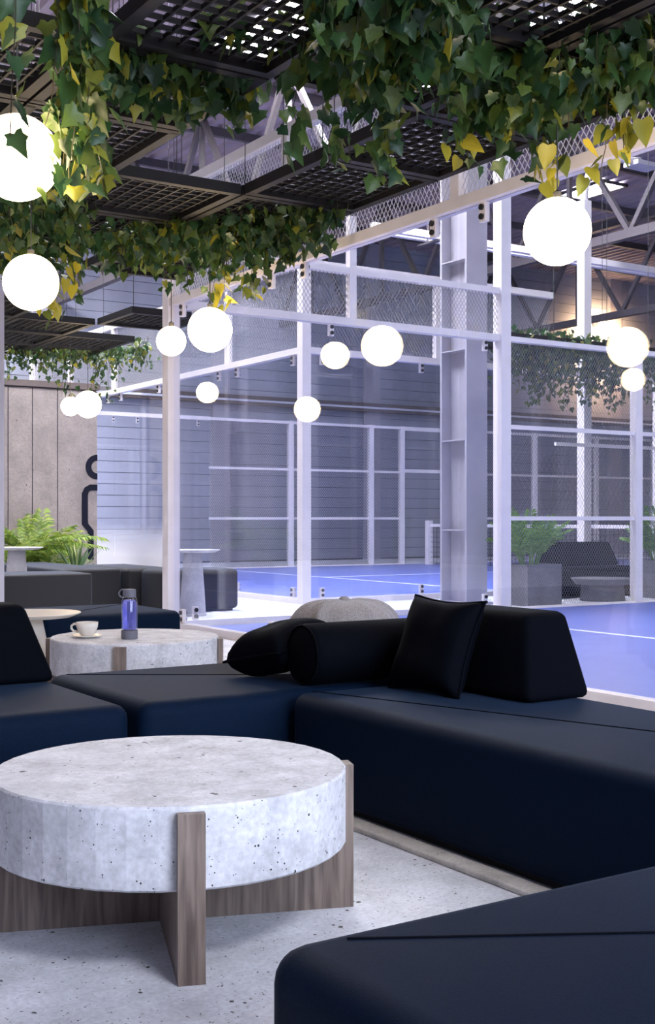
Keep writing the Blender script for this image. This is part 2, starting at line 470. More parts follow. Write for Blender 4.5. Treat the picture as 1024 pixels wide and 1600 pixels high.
# skylights; the panes out of view are added to brighten the hall
for k, (x0, x1, y0, y1) in enumerate([(8.7, 11.0, 12.4, 16.9), (19.4, 20.2, 19.0, 20.4), (9.4, 10.6, 4.0, 7.0), (0.8, 4.0, -5.6, -3.4), (3.0, 6.3, 20.6, 26.2), (14.2, 15.2, 4.0, 7.0), (11.6, 13.6, 12.4, 16.6), (5.0, 7.6, 11.8, 15.2)]):
    w = thing('window_%d' % (k + 1), None, None); tag(w, kind='structure')
    MB().box(x0 + .06, x1 - .06, y0 + .06, y1 - .06, ROOF - .03, ROOF - .01).build('pane', M['sky'], w)
    mb = MB()
    mb.box(x0, x1, y0, y0 + .06, ROOF - .06, ROOF); mb.box(x0, x1, y1 - .06, y1, ROOF - .06, ROOF)
    mb.box(x0, x0 + .06, y0, y1, ROOF - .06, ROOF); mb.box(x1 - .06, x1, y0, y1, ROOF - .06, ROOF)
    yy = y0 + .65
    while yy < y1 - .3:
        mb.box(x0, x1, yy, yy + .03, ROOF - .06, ROOF); yy += .65
    mb.build('window_frame', M['truss'], w)

# added glowing panes behind the camera, fill light from the front
w = thing('window_20', None, None); tag(w, kind='structure')
me = MB().box(-.95, .95, -5.98, -5.96, .05, 1.95).mesh('pane', glow('front_fill_glow', (.70, .80, 1.0), FRONT_STRENGTH))
mf = MB().box(-1.0, 1.0, -6.0, -5.94, 0, .05).box(-1.0, -.95, -6.0, -5.94, .05, 2.0).box(.95, 1.0, -6.0, -5.94, .05, 2.0).mesh('window_frame', M['truss'])
for i in range(4):
    for j in range(2):
        put('pane', me, w, (1.0 + 2 * i, 0, 1.2 + 2 * j)); put('window_frame', mf, w, (1.0 + 2 * i, 0, 1.2 + 2 * j))
# ------------------------------------------------------------------ roof trusses and columns
XT = [3.78, 9.92, 16.0, 22.1]
names = ['above the palms', 'between the two courts', 'above the blue court', 'nearest the warm wall lamp']
for X, nm in zip(XT, names):
    t = thing('roof_truss', 'mauve steel roof truss ' + nm, 'truss', (X, 0, 6.0))
    t['group'] = 'roof trusses'
    MB().box(-.08, .08, -4, 27, 0, .16).build('lower_chord', M['truss'], t)
    MB().box(-.08, .08, -4, 27, 2.25, 2.42).build('upper_chord', M['truss'], t)
    mz = MB().bar((0, 0, .1), (0, 1.5, 2.3), .09, .09).mesh('diagonal', M['truss'])
    mz2 = MB().bar((0, 1.5, 2.3), (0, 3.0, .1), .09, .09).mesh('diagonal', M['truss'])
    mv = MB().box(-.04, .04, -.04, .04, .1, 2.3).mesh('upright', M['truss'])
    y = -3.0
    while y < 26:
        put('diagonal', mz, t, (0, y, 0)); put('diagonal', mz2, t, (0, y, 0)); put('upright', mv, t, (0, y + 1.5, 0)); y += 3.0
def column(X, Y, label):
    t = thing('steel_column', label, 'column', (X, Y, 0))
    h = 6.0; w = .17; d = .27
    MB().box(-w, w, -d, -d + .035, .02, h).build('flange', M['steel'], t)
    MB().box(-w, w, d - .035, d, .02, h).build('flange', M['steel'], t)
    MB().box(-.02, .02, -d + .035, d - .035, .02, h).build('web', M['steel'], t)
    me = MB().box(-w, w, -d + .035, d - .035, -.008, .008).mesh('stiffener', M['steel'])
    for z in (.95, 2.1, 3.25, 4.4): put('stiffener', me, t, (0, 0, z))
    MB().box(-w - .06, w + .06, -d - .06, d + .06, 0, .03).build('base_plate', M['steel'], t)
column(9.98, 12.22, 'grey steel wide flange column standing between the two courts')
column(3.73, 12.3, 'pale steel wide flange column beside the charcoal lounge modules')
# service pipes under the roof
t = thing('service_pipe', 'pair of white pipes hung under the roof behind the column', 'pipe', (0, 16.0, 5.68))
MB().box(11.45, 34, -.055, .055, 0, .11).build('pipe', M['white'], t)
MB().box(10.9, 34, -.45, -.34, -.06, .05).build('pipe', M['white'], t)
me = MB().box(-.05, .05, -.48, .07, -.09, -.06).mesh('hanger', M['truss'])
mr_ = MB().box(-.012, .012, -.15, -.126, -.06, .33).mesh('hanger_rod', M['truss'])
for x in (12.2, 15, 18, 21, 24, 27, 30, 33): put('hanger', me, t, (x, 0, 0)); put('hanger_rod', mr_, t, (x, 0, 0))
# warm lamp on the back wall
t = thing('wall_lamp', 'small box lamp glowing warm high on the back wall', 'lamp', (27.3, YW - .05, 7.05))
MB().box(-.18, .18, -.22, 0, -.1, .1).build('lamp_body', M['white'], t)
MB().box(-.15, .15, -.19, -.03, .1, .13).build('diffuser', glow('wall_lamp_glow', (1, .68, .35), 60), t)
ld = bpy.data.lights.new('wall_lamp_light', 'SPOT'); ld.energy = 1700; ld.color = (1, .62, .3); ld.spot_size = R(165); ld.spot_blend = 1; ld.shadow_soft_size = .15
lo = bpy.data.objects.new('wall_lamp_light', ld); C.objects.link(lo); lo.location = (27.3, YW - .9, 6.6); lo.rotation_euler = (R(75), 0, 0)

# ------------------------------------------------------------------ court cages
def pt(axis, fixed, s, n, z):
    return (s, fixed + n, z) if axis == 'x' else (fixed + n, s, z)
def abox(mb, axis, fixed, s0, s1, n0, n1, z0, z1):
    if axis == 'x': mb.box(s0, s1, fixed + n0, fixed + n1, z0, z1)
    else: mb.box(fixed + n0, fixed + n1, s0, s1, z0, z1)
    return mb
def part(name, mat, parent, axis, fixed, *a):
    return abox(MB(), axis, fixed, *a).build(name, mat, parent)
def wire_mesh(parent, axis, fixed, s0, s1, z0, z1, w=.05, h=.075, r=.0034, mat='mesh'):
    """diamond wire panel: two families of thin three sided rods"""
    mb = MB(); k = h / w
    for sg in (1, -1):
        c = s0 - (z1 - z0) / k if sg > 0 else s0
        end = s1 if sg > 0 else s1 + (z1 - z0) / k
        while c < end:
            # line s = c + sg*(z-z0)/k
            pa = [(c, z0), (c + sg * (z1 - z0) / k, z1)]
            (sa, za), (sb, zb) = pa
            def clip(sv):
                return za + (sv - sa) * (zb - za) / (sb - sa)
            pts = []
            for (s_, z_) in pa:
                if s_ < s0: pts.append((s0, clip(s0)))
                elif s_ > s1: pts.append((s1, clip(s1)))
                else: pts.append((s_, z_))
            if abs(pts[0][0] - pts[1][0]) > .004:
                mb.bar(pt(axis, fixed, pts[0][0], .004 * sg, pts[0][1]), pt(axis, fixed, pts[1][0], .004 * sg, pts[1][1]), r, n=3)
            c += w
    o = mb.build('wire_mesh', M[mat], parent); o['kind'] = 'stuff'
    return o
bk_me = {}
def bracket(parent, axis, fixed, s, z, side):
    if axis not in bk_me:
        a = MB(); abox(a, axis, 0, -.03, .03, -.02, .02, -.065, .065)
        b = MB().bar(pt(axis, 0, 0, -.035, 0), pt(axis, 0, 0, .035, 0), .021, n=10)
        bk_me[axis] = (a.mesh('bracket', M['white']), b.mesh('bolt', M['bolt']))
    a = put('bracket', bk_me[axis][0], parent, pt(axis, fixed, s, 0, z))
    for zz in (-.032, .032): put('bolt', bk_me[axis][1], a, (0, 0, zz))
BEAM0, BEAM1, TOP = 3.215, 3.295, 4.42
def glass_side(parent, axis, fixed, joints, glare_panes=(), top=TOP, mesh_hi=True, rail_h=.09, wm='mesh'):
    a, b = joints[0], joints[-1]
    lo, hi = min(a, b), max(a, b)
    part('base_rail', M['white'], parent, axis, fixed, lo, hi, -.05, .05, 0, .07)
    part('beam', M['white'], parent, axis, fixed, lo, hi, -.055, .055, BEAM0, BEAM1)
    if mesh_hi:
        part('top_rail', M['white'], parent, axis, fixed, lo, hi, -.045, .045, top - rail_h, top)
    js = sorted(joints)
    for k in range(len(js) - 1):
        o = part('glass_pane', M['painted_glare'] if k in glare_panes else M['glass'], parent, axis, fixed, js[k] + .012, js[k + 1] - .012, -.006, .006, .07, BEAM0)
        for s in (js[k] + .27, js[k + 1] - .27):
            bracket(parent, axis, fixed, s, BEAM0 - .065, 1)
            bracket(parent, axis, fixed, s, .14, 1)
        if mesh_hi:
            wire_mesh(parent, axis, fixed, js[k] + .03, js[k + 1] - .03, BEAM1, top - rail_h, mat=wm)
    if mesh_hi:
        for s in js[1:-1]:
            part('upper_post', M['white'], parent, axis, fixed, s - .045, s + .045, -.04, .04, BEAM1, top - rail_h)
def mesh_side(parent, axis, fixed, joints, wires=1, w=.042, h=.062, r=.0018, mat='mesh_mid'):
    lo, hi = joints[0], joints[-1]
    for z in (1.1, 2.2):
        part('rail', M['white'], parent, axis, fixed, lo, hi, -.025, .025, z - .025, z + .025)
    part('beam', M['white'], parent, axis, fixed, lo, hi, -.05, .05, BEAM0 + .01, BEAM1 - .01)
    part('base_rail', M['white'], parent, axis, fixed, lo, hi, -.03, .03, 0, .03)
    for k in range(len(joints) - 1):
        if k < wires:
            wire_mesh(parent, axis, fixed, joints[k] + .05, joints[k + 1] - .05, .03, BEAM0 + .01, w, h, r, mat)
    for s in joints[1:]:
        part('post', M['white'], parent, axis, fixed, s - .06, s + .06, -.055, .055, 0, BEAM1)
def mast(parent, X, Y, top=5.9, r=.075):
    """tall square post with a bent lamp arm on top"""
    MB().box(X - r, X + r, Y - r, Y + r, 0, top).build('mast', M['white'], parent)
    pts = [(X, Y, top - .02), (X + .02, Y, top + .2), (X + .1, Y, top + .42), (X + .3, Y, top + .62), (X + .7, Y, top + .75), (X + 1.2, Y, top + .8)]
    MB().tube(pts, .055, 8).build('mast_arm', M['white'], parent, smooth=True)
    MB().box(X + 1.0, X + 1.5, Y - .15, Y + .15, top + .70, top + .77).build('lamp_head', M['steel'], parent)

tA = thing('court_cage', 'white steel and glass padel court cage right behind the sofas', 'court cage', (0, 0, 0))
glass_side(tA, 'y', XA, [YA, YA - 2.28, YA - 4.56, YA - 6.84, YA - 9.12])
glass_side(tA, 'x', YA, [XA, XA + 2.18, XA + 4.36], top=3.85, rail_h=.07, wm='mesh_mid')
MB().box(XA + 2.135, XA + 2.225, YA - .04, YA + .04, 3.85, TOP).build('upper_post', M['white'], tA)
MB().box(XA - .065, XA + .065, YA - .065, YA + .065, 0, TOP).build('corner_post', M['white'], tA)
mast(tA, XA + 4.36, YA)
mesh_side(tA, 'x', YA, [XA + 4.43, 11.95, 14.15, 16.35, 18.55], wires=2)
tB = thing('court_cage', 'white steel and glass padel court cage beyond the walkway', 'court cage', (0, 0, 0))
glass_side(tB, 'y', XB, [13.25, 15.3, 17.35, 19.4, 21.45, 23.45], glare_panes=(2, 3), wm='mesh_mid')
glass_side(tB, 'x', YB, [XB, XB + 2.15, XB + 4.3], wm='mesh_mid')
MB().box(XB - .065, XB + .065, YB - .065, YB + .065, 0, TOP).build('corner_post', M['white'], tB)
MB().box(XB - .065, XB + .065, YB2 - .065, YB2 + .065, 0, TOP).build('corner_post', M['white'], tB)
mast(tB, 13.25, YB + .1)
mesh_side(tB, 'x', YB, [XB + 4.36, 14.75, 16.9, 19.1, 21.3], wires=2, w=.07, h=.1, r=.002)
glass_side(tB, 'x', YB2, [XB, XB + 1.95, XB + 3.9], mesh_hi=False)
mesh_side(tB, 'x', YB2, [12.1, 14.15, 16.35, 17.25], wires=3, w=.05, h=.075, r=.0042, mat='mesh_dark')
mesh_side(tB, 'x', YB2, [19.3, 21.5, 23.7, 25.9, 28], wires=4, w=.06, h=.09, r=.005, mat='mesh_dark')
part('beam', M['white'], tB, 'x', YB2, 17.25, 19.3, -.05, .05, 3.2, 3.29)
part('gate_head', M['white'], tB, 'x', YB2, 17.3, 19.3, -.03, .03, 2.2, 2.28)
part('gate_bar', M['white'], tB, 'x', YB2, 18.55, 18.61, -.03, .03, 2.28, 3.2)
# net of the far court
t = thing('court_net', 'low net with white tape and post on the far blue court', 'net', (17.7, 0, 0))
MB().box(-.07, .07, 22.9, 23.02, .008, 1.05).build('net_post', M['white'], t)
MB().box(-.07, .07, 13.75, 13.87, .008, 1.05).build('net_post', M['white'], t)
MB().box(-.012, .012, 13.87, 22.9, .9, .97).build('tape', M['white'], t)
mb = MB()
y = 13.9
while y < 22.88:
    mb.box(-.004, .004, y - .004, y + .004, .03, .9); y += .12
z = .06
while z < .9:
    mb.box(-.004, .004, 13.87, 22.9, z - .004, z + .004); z += .12
mb.build('net_cord', M['net'], t)['kind'] = 'stuff'

# curb strip at the foot of the long sofa
cu = box('trim_2', M['curb'], 2.395, 2.475, .2, 4.14, 0, .02, bevel=.006, seg=2); tag(cu, 'beige concrete strip along the foot of the long sofa', kind='structure')

# ------------------------------------------------------------------ sofas
SH = .415
def sofa(name, label, x0, x1, y0, y1, seam=None, h=SH, mat='navy', bev=.055, group=None, cat='sofa'):
    cx, cy = (x0 + x1) / 2, (y0 + y1) / 2
    t = thing(name, label, cat, (cx, cy, 0), 0, group)
    o = box('seat_block', M[mat], x0 - cx, x1 - cx, y0 - cy, y1 - cy, .025, h, t, bevel=bev, seg=5)
    MB().box(x0 - cx + .06, x1 - cx - .06, y0 - cy + .06, y1 - cy - .06, 0, .03).build('plinth', M['bolt'], t)
    if seam:
        mb = MB()
        for a, b in seam:
            mb.bar((a[0] - cx, a[1] - cy, h + .0005), (b[0] - cx, b[1] - cy, h + .0005), .0028, n=6)
        mb.build('seam', M['black'], t)
    return t
sofa('lounge_sofa', 'long navy fabric bench sofa carrying the upright pillow and wedge backrest', 2.47, 3.37, .7, 4.10, [((2.56, 4.07), (3.32, 1.72))])
sofa('lounge_sofa', 'navy corner sofa module under the bolster cushion', 1.86, 3.37, 4.14, 5.16, [((1.93, 5.1), (3.3, 4.2)), ])
sofa('lounge_sofa', 'navy sofa module with wedge backrest next to the corner module', .70, 1.82, 4.14, 5.2, None)
sofa('lounge_sofa', 'large navy ottoman sofa standing free in front of the concrete table', .975, 2.28, .55, 1.71, [((1.1, 1.645), (2.24, 1.0))], bev=.06)
# second lounge
sofa('lounge_sofa', 'navy bench module behind the table with cup and bottle', 2.93, 4.0, 8.18, 9.15, [((3.0, 8.25), (3.95, 9.1))])
sofa('lounge_sofa', 'navy bench module behind the small white pedestal table', 1.85, 2.89, 8.2, 9.15, None)
# charcoal modules in the third lounge
G3 = 'charcoal lounge modules'
sofa('lounge_module', 'charcoal straight bench module between column and rounded module', 3.98, 5.06, 12.58, 13.45, None, h=.5, mat='charcoal', bev=.025, cat='ottoman')
sofa('lounge_module', 'long charcoal module with rounded corner in front of palms', 5.1, 5.82, 13.55, 16.2, None, h=.5, mat='charcoal', bev=.03, cat='ottoman')
sofa('lounge_module', 'charcoal rounded module beside the white corner post', 5.86, 6.5, 13.45, 15.0, None, h=.5, mat='charcoal', bev=.05, cat='ottoman')
sofa('lounge_module', 'charcoal rounded ottoman behind the high cone table and glass', 6.0, 7.0, 12.78, 13.42, None, h=.5, mat='charcoal', bev=.06, cat='ottoman')

def wedge(label, cx, cy, L, D, H, z, rz, top_in_l=.11, top_in_d=.09, back_in=.03):
    """tapered backrest block, length along local x, front towards -y"""
    t = thing('backrest_cushion', label, 'cushion', (cx, cy, z), rz)
    bm = bmesh.new()
    a, d = L / 2, D / 2
    v = [(-a, -d, 0), (a, -d, 0), (a, d, 0), (-a, d, 0), (-a + top_in_l, -d + top_in_d, H), (a - top_in_l, -d + top_in_d, H), (a - top_in_l, d - back_in, H), (-a + top_in_l, d - back_in, H)]
    vs = [bm.verts.new(p) for p in v]
    for q in ((0, 3, 2, 1), (4, 5, 6, 7), (0, 1, 5, 4), (1, 2, 6, 5), (2, 3, 7, 6), (3, 0, 4, 7)): bm.faces.new([vs[i] for i in q])
    bmesh.ops.bevel(bm, geom=[e for e in bm.edges], offset=.035, segments=4, profile=.5, affect='EDGES')
    me = bpy.data.meshes.new('pad'); bm.to_mesh(me); bm.free(); me.materials.append(M['black'])
    me.polygons.foreach_set('use_smooth', [True] * len(me.polygons))
    put('pad', me, t)
    return t
wedge('black wedge backrest on the long sofa behind the upright pillow', 3.20, 3.71, .74, .33, .325, SH + .002, R(-90))
wedge('black wedge backrest on the sofa module beside the corner module', 1.35, 5.04, .92, .32, .325, SH + .002, 0)

def pillow_mesh(size, thick, n=22, seed=1, puff=.5, wr=.004):
    rnd = random.Random(seed); mb = MB(); h = size / 2
    ph = [rnd.uniform(0, 6.28) for _ in range(6)]
    def pos(i, j, sgn):
        u = -1 + 2 * i / n; v = -1 + 2 * j / n
        x = u * h * (1 - .10 * (1 - v * v)); y = v * h * (1 - .10 * (1 - u * u))
        prof = max(0, (1 - u ** 4) * (1 - v ** 4)) ** puff
        z = sgn * (thick / 2 * prof + wr * prof * math.sin(5 * u + 3 * v + ph[0]) * math.sin(4 * v - 2 * u + ph[1]))
        return (x, y, z)
    idx = {}
    for sgn in (1, -1):
        for i in range(n + 1):
            for j in range(n + 1):
                if sgn < 0 and (i in (0, n) or j in (0, n)): idx[(i, j, -1)] = idx[(i, j, 1)]; continue
                idx[(i, j, sgn)] = len(mb.v); mb.v.append(pos(i, j, sgn))
        for i in range(n):
            for j in range(n):
                q = [idx[(i, j, sgn)], idx[(i + 1, j, sgn)], idx[(i + 1, j + 1, sgn)], idx[(i, j + 1, sgn)]]
                mb.f.append(tuple(q if sgn > 0 else q[::-1]))
    return mb, pos, n
def pillow(label, loc, rot, size, thick, seed):
    t = thing('throw_pillow', label, 'pillow', loc)
    t.rotation_euler = rot
    mb, pos, n = pillow_mesh(size, thick, seed=seed)
    mb.build('pillow_cover', M['black'], t, smooth=True)
    rim = [pos(i, 0, 1) for i in range(n)] + [pos(n, j, 1) for j in range(n)] + [pos(i, n, 1) for i in range(n, 0, -1)] + [pos(0, j, 1) for j in range(n, -1, -1)]
    MB().tube(rim, .006, 5).build('piping', M['black'], t, smooth=True)
    return t
# upright pillow: face looks to -X, leaning back
pillow('black square pillow standing upright against the wedge backrest', (2.965, 3.80, SH + .183), Euler((R(3), R(-69), R(3)), 'XYZ'), .395, .15, 3)
# bolster
t = thing('bolster_cushion', 'black round bolster lying at the end of the corner sofa', 'cushion', (2.60, 4.22, SH + .129))
rb = .127
prof = [(0.0, 0), (rb - .03, 0), (rb - .01, .008), (rb, .03), (rb, .37), (rb, .70), (rb - .01, .722), (rb - .03, .73), (0.0, .73)]
o = MB().lathe(prof, 32).build('bolster_cover', M['black'], t, smooth=True); o.rotation_euler = (0, R(90), 0)
for xx in (.004, .726):
    o = MB().tube([(xx, (rb - .008) * math.cos(a * math.pi / 16), (rb - .008) * math.sin(a * math.pi / 16)) for a in range(33)], .005, 5).build('piping', M['black'], t, smooth=True)
pillow('black plump pillow lying tilted beside the bolster', (2.69, 4.53, SH + .13), (Matrix.Rotation(R(-15), 3, (.54, .84, 0)) @ Matrix.Rotation(R(12), 3, 'Z')).to_euler(), .37, .21, 5)

# beanbag
def beanbag(label, X, Y, r, h):
    t = thing('beanbag', label, 'beanbag', (X, Y, 0))
    mb = MB(); n = 72; rows = 22
    rnd = random.Random(4); folds = [(rnd.randint(5, 17), rnd.uniform(0, 6.28), rnd.uniform(.3, 1)) for _ in range(6)]
    for k in range(rows + 1):
        v = k / rows; th = math.pi * (v - .5)
        z = h / 2 + h / 2 * (abs(math.sin(th)) ** .9) * (1 if th > 0 else -1)
        rr = r * max(0.0, math.cos(th)) ** .55
        for j in range(n):
            a = 2 * math.pi * j / n
            w = sum(c * math.sin(m * a + p + 3 * v) for m, p, c in folds) / 6
            q = rr * (1 + .16 * w * (.35 + v) + .05 * v * abs(math.sin(8 * a + 1.6 * math.sin(3 * a) + 2 * v)) + .02 * math.sin(23 * a + 9 * v) * v) ; dz = .06 * (abs(w) * 2 - .4) * math.cos(th) ** .5 * v if 0 < k < rows else 0
            mb.v.append((q * math.cos(a), q * math.sin(a), max(0, z + dz)))
    for k in range(rows):
        for j in range(n):
            mb.f.append((k * n + j, k * n + (j + 1) % n, (k + 1) * n + (j + 1) % n, (k + 1) * n + j))
    mb.build('bag_cover', M['beanbag'], t, smooth=True)
    MB().lathe([(0, 0), (.03, 0), (.035, .012), (.02, .03), (0, .032)], 12, (0, 0, h - .012)).build('tie_knot', M['beanbag'], t, smooth=True)
beanbag('crumpled grey beige beanbag behind the corner sofa', 3.86, 5.80, .34, .635)

# ------------------------------------------------------------------ tables
def concrete_table(label, X, Y, rot, r=.485, group=None):
    t = thing('coffee_table', label, 'table', (X, Y, 0), rot)
    top, bot = SH, .212
    n = 40
    bm = bmesh.new()
    MBd = MB().lathe([(r - .006, bot), (r, bot + .006), (r, top - .006), (r - .006, top)], n)
    o = MBd.build('table_top', M['table'], t)
    th = .033
    e = r + .028
    # plank cross under the disc, the ends rise along its rim
    def plank(name, horizontal):
        poly = [(-e, 0), (e, 0), (e, top - .012), (r + .002, top - .012), (r + .002, bot - .001), (-r - .002, bot - .001), (-r - .002, top - .012), (-e, top - .012)]
        mb = MB().prism(poly, -th, th, axis='y')
        o = mb.build(name, M['wood'], t)
        if not horizontal: o.rotation_euler = (0, 0, R(90))
        return o
    if True:
        poly = [(-e, 0), (e, 0), (e, top - .012), (r + .002, top - .012), (r + .002, bot - .001), (-r - .002, bot - .001), (-r - .002, top - .012), (-e, top - .012)]
        MB().prism(poly, -th, th, axis='y').build('cross_plank', M['wood'], t)
        for sgn in (1, -1):
            p2 = [(th + .001, 0), (e, 0), (e, top - .012), (r + .002, top - .012), (r + .002, bot - .001), (th + .001, bot - .001)]
            o = MB().prism(p2, -th, th, axis='y').build('cross_plank', M['wood'], t)
            o.rotation_euler = (0, 0, R(90) * sgn)
    return t
concrete_table('large round concrete coffee table on crossed oak planks, bare top', 1.46, 3.06, R(-20))
T2 = (2.90, 6.56)
concrete_table('round concrete coffee table carrying the cup and the bottle', T2[0], T2[1], R(-33))

def pedestal(label, X, Y, h, r, rs0, rs1, name='pedestal_table', mat='hightable', top=.03):
    t = thing(name, label, 'table', (X, Y, 0))
    MB().lathe([(r - .06, h - top), (r - .012, h - .012), (r, h - .004), (r - .002, h)], 48).build('table_top', M[mat], t, smooth=False)
    MB().lathe([(rs0, 0), (rs0 - .005, .02), ((rs0 + rs1) / 2, h * .5), (rs1, h - top)], 32).build('pedestal', M[mat], t, smooth=True)
    return t
pedestal('small round white pedestal table in front of the navy bench modules', 2.62, 7.55, .5, .315, .16, .07, mat='cup')
pedestal('tall cone pedestal table seen through the glass beside the ottoman', 6.2, 12.42, .745, .31, .155, .10)
pedestal('tall cone pedestal table near the palms and bench module', 4.72, 14.1, .76, .31, .155, .10)

# cup, saucer, bottle
def place_on(px, py, z):
    fw = (EYE - z) * F / (py - 810.0); lat = (px - 512.0) / F * fw
    return (lat * .840 + fw * .5425, -lat * .5425 + fw * .840)
cx, cy = 2.63, 6.62
t = thing('saucer', 'cream saucer on the concrete table', 'saucer', (cx, cy, SH))
MB().lathe([(.0, 0), (.05, 0), (.058, .004), (.085, .012), (.088, .015), (.083, .016), (.055, .008), (0, .007)], 36).build('plate', M['cup'], t, smooth=True)
MB().lathe([(.044, .0075), (.042, .0095), (.036, .0095), (.034, .0075)], 24).build('foot_ring', M['cup'], t, smooth=True)
t = thing('coffee_cup', 'cream coffee cup standing on its saucer', 'cup', (cx, cy, SH + .0095))
MB().lathe([(0, 0), (.03, 0), (.034, .006), (.052, .028), (.061, .055), (.0635, .08), (.060, .08), (.057, .055), (.047, .028), (.03, .01), (0, .008)], 36).build('bowl', M['cup'], t, smooth=True)
hd = Vector((-.82, .53, 0)).normalized()
pts = [hd * r + Vector((0, 0, z)) for r, z in ((.055, .066), (.075, .070), (.09, .058), (.09, .042), (.078, .028), (.052, .024))]
MB().tube([tuple(p) for p in pts], .007, 8).build('handle', M['cup'], t, smooth=True)
MB().lathe([(0, 0), (.0565, 0), (.0565, .001), (0, .001)], 24, (0, 0, .06)).build('coffee', plain('coffee', (.12, .06, .03), rough=.2), t)
bx, by = 2.805, 6.42
t = thing('water_bottle', 'violet water bottle with grey cap and strap loop', 'bottle', (bx, by, SH))
MB().lathe([(0, 0), (.044, 0), (.047, .004), (.047, .048), (.044, .052), (0, .052)], 32).build('base_sleeve', M['rubber'], t, smooth=False)
MB().lathe([(.044, .052), (.0445, .06), (.0445, .215), (.040, .232), (.034, .238)], 32).build('bottle_wall', M['bottleglass'], t, smooth=True)
MB().lathe([(0, .056), (.038, .056), (.039, .06), (.039, .205), (.034, .222), (0, .222)], 32).build('water', M['water'], t, smooth=True)
MB().lathe([(0, .236), (.036, .236), (.037, .24), (.037, .278), (.034, .283), (0, .283)], 32).build('cap', M['rubber'], t, smooth=False)
pts = [(-.82 * .037 - .82 * .022 * (1 - math.cos(a)) , .53 * .037 + .53 * .022 * (1 - math.cos(a)), .257 + .024 * math.sin(a)) for a in [math.pi / 2 + 0 * k for k in range(1)]]
pts = []
for k in range(13):
    a = math.pi / 2 + (k / 12) * math.pi
    d = .034 + .026 * (-math.cos(a))
    pts.append((-.84 * d, .54 * d, .258 + .024 * math.sin(a)))
MB().tube(pts, .0045, 6).build('strap_loop', M['rubber'], t, smooth=True)

# ------------------------------------------------------------------ pendant globes
ZG = 2.60
ZP = 3.40
big = MB().lathe([(.176 * math.sin(math.pi * k / 24) if 0 < k < 24 else .0005, -.176 * math.cos(math.pi * k / 24)) for k in range(25)], 48).mesh('globe', M['globe'], True)
sml = MB().lathe([(.125 * math.sin(math.pi * k / 20) if 0 < k < 20 else .0005, -.125 * math.cos(math.pi * k / 20)) for k in range(21)], 40).mesh('globe', M['globe'], True)
def pendant(label, X, Y, large=True, up=.9):
    r = .176 if large else .125
    t = thing('pendant_lamp', label, 'lamp', (X, Y, ZG), 0, 'opal globe pendants')
    put('globe', big if large else sml, t)
    MB().lathe([(.022, r - .004), (.022, r + .03), (.008, r + .04)], 12).build('cap', M['cord'], t)
    MB().bar((0, 0, r + .03), (0, 0, up), .004, n=6).build('cord', M['cord'], t)
pendant('large opal globe lamp hanging among the ivy above the concrete table', 1.66, 4.95)
pendant('large opal globe lamp hanging above the table with the bottle', 2.61, 7.52)
pendant('large opal globe lamp under yellow ivy leaves before the blue court', 4.46, 4.69)
pendant('large opal globe lamp by the white corner post under ivy', 4.46, 8.63)
pendant('small opal globe lamp next to the white corner post', 4.47, 9.36, False)
pendant('large opal globe lamp in front of the concrete slab wall', 6.03, 15.15)
pendant('small opal globe lamp in front of the concrete slab wall', 5.94, 15.55, False)
pendant('small opal globe lamp mirrored in the glass near the bench modules', 3.94, 12.95, False)
pendant('large opal globe lamp beyond the charcoal modules, seen mirrored in glass', 1.76, 14.2)
pendant('small opal globe lamp past the second lounge, seen mirrored in glass', .69, 9.25, False)

# ------------------------------------------------------------------ pergolas
PX, PY = .965, 1.03
def xl(i): return 2.25 + PX * i
def yl(j): return 4.49 + PY * j
def panel_meshes(px, py):
    fb = MB().box(0, px, -.03, .03, 0, .075).mesh('frame_bar', M['pergola'])
    fs = MB().box(-.03, .03, .03, py - .03, 0, .075).mesh('frame_bar', M['pergola'])
    mb = MB()
    nx, ny = 10, 10
    for k in range(1, nx): mb.box(px * k / nx - .007, px * k / nx + .007, .03, py - .03, .03, .055)
    for k in range(1, ny): mb.box(.03, px - .03, py * k / ny - .007, py * k / ny + .007, .034, .059)
    g = mb.mesh('grid', M['pergola'])
    cb = MB().bar((0, 0, .06), (0, 0, ROOF - ZP - .02), .0035, n=4).mesh('cable', M['cord'])
    return fb, fs, g, cb
pm = panel_meshes(PX - .02, PY - .02)
def grid_panel(X, Y, label, group, z=ZP):
    t = thing('pergola_panel', label, 'pergola panel', (X + .01, Y + .01, z), 0, group)
    w, d = PX - .02, PY - .02
    put('frame_bar', pm[0], t, (0, .03, 0)); put('frame_bar', pm[0], t, (0, d - .03, 0))
    put('frame_bar', pm[1], t, (.03, 0, 0)); put('frame_bar', pm[1], t, (w - .03, 0, 0))
    g = put('grid', pm[2], t); g['kind'] = 'stuff'
    put('cable', pm[3], t, (.03, .03, 0)); put('cable', pm[3], t, (w - .03, d - .03, 0))
ORD = ['first', 'second', 'third', 'fourth', 'fifth', 'sixth', 'seventh', 'eighth']
open_cells = {(-1, 0), (1, 1), (1, 2), (-1, 3), (0, 4), (0, 3), (1, 5), (0, 5), (-1, 4), (-1, 5), (-1, -1), (-1, -2)}
for i in range(-1, 3):
    for j in range(-2, 6):
        if (i, j) in open_cells: continue
        grid_panel(xl(i), yl(j), 'dark steel grid panel, %s court glass, %s row from the corner post' % (['next to the', 'second from the', 'third from the', 'fourth from the'][2 - i], ORD[5 - j]), 'pergola panels above the sofas')
for (i, j) in [(0, 0), (1, 1), (2, 0), (0, 1), (2, 2), (-1, 1), (1, 3), (2, 3), (0, 2), (1, 2), (-1, 2)]:
    grid_panel(3.6 + PX * i, 12.6 + PY * j, 'dark steel grid panel, %s row from the slab wall, %s from the far cage' % (ORD[3 - j], ORD[2 - i]), 'pergola panels before the slab wall')
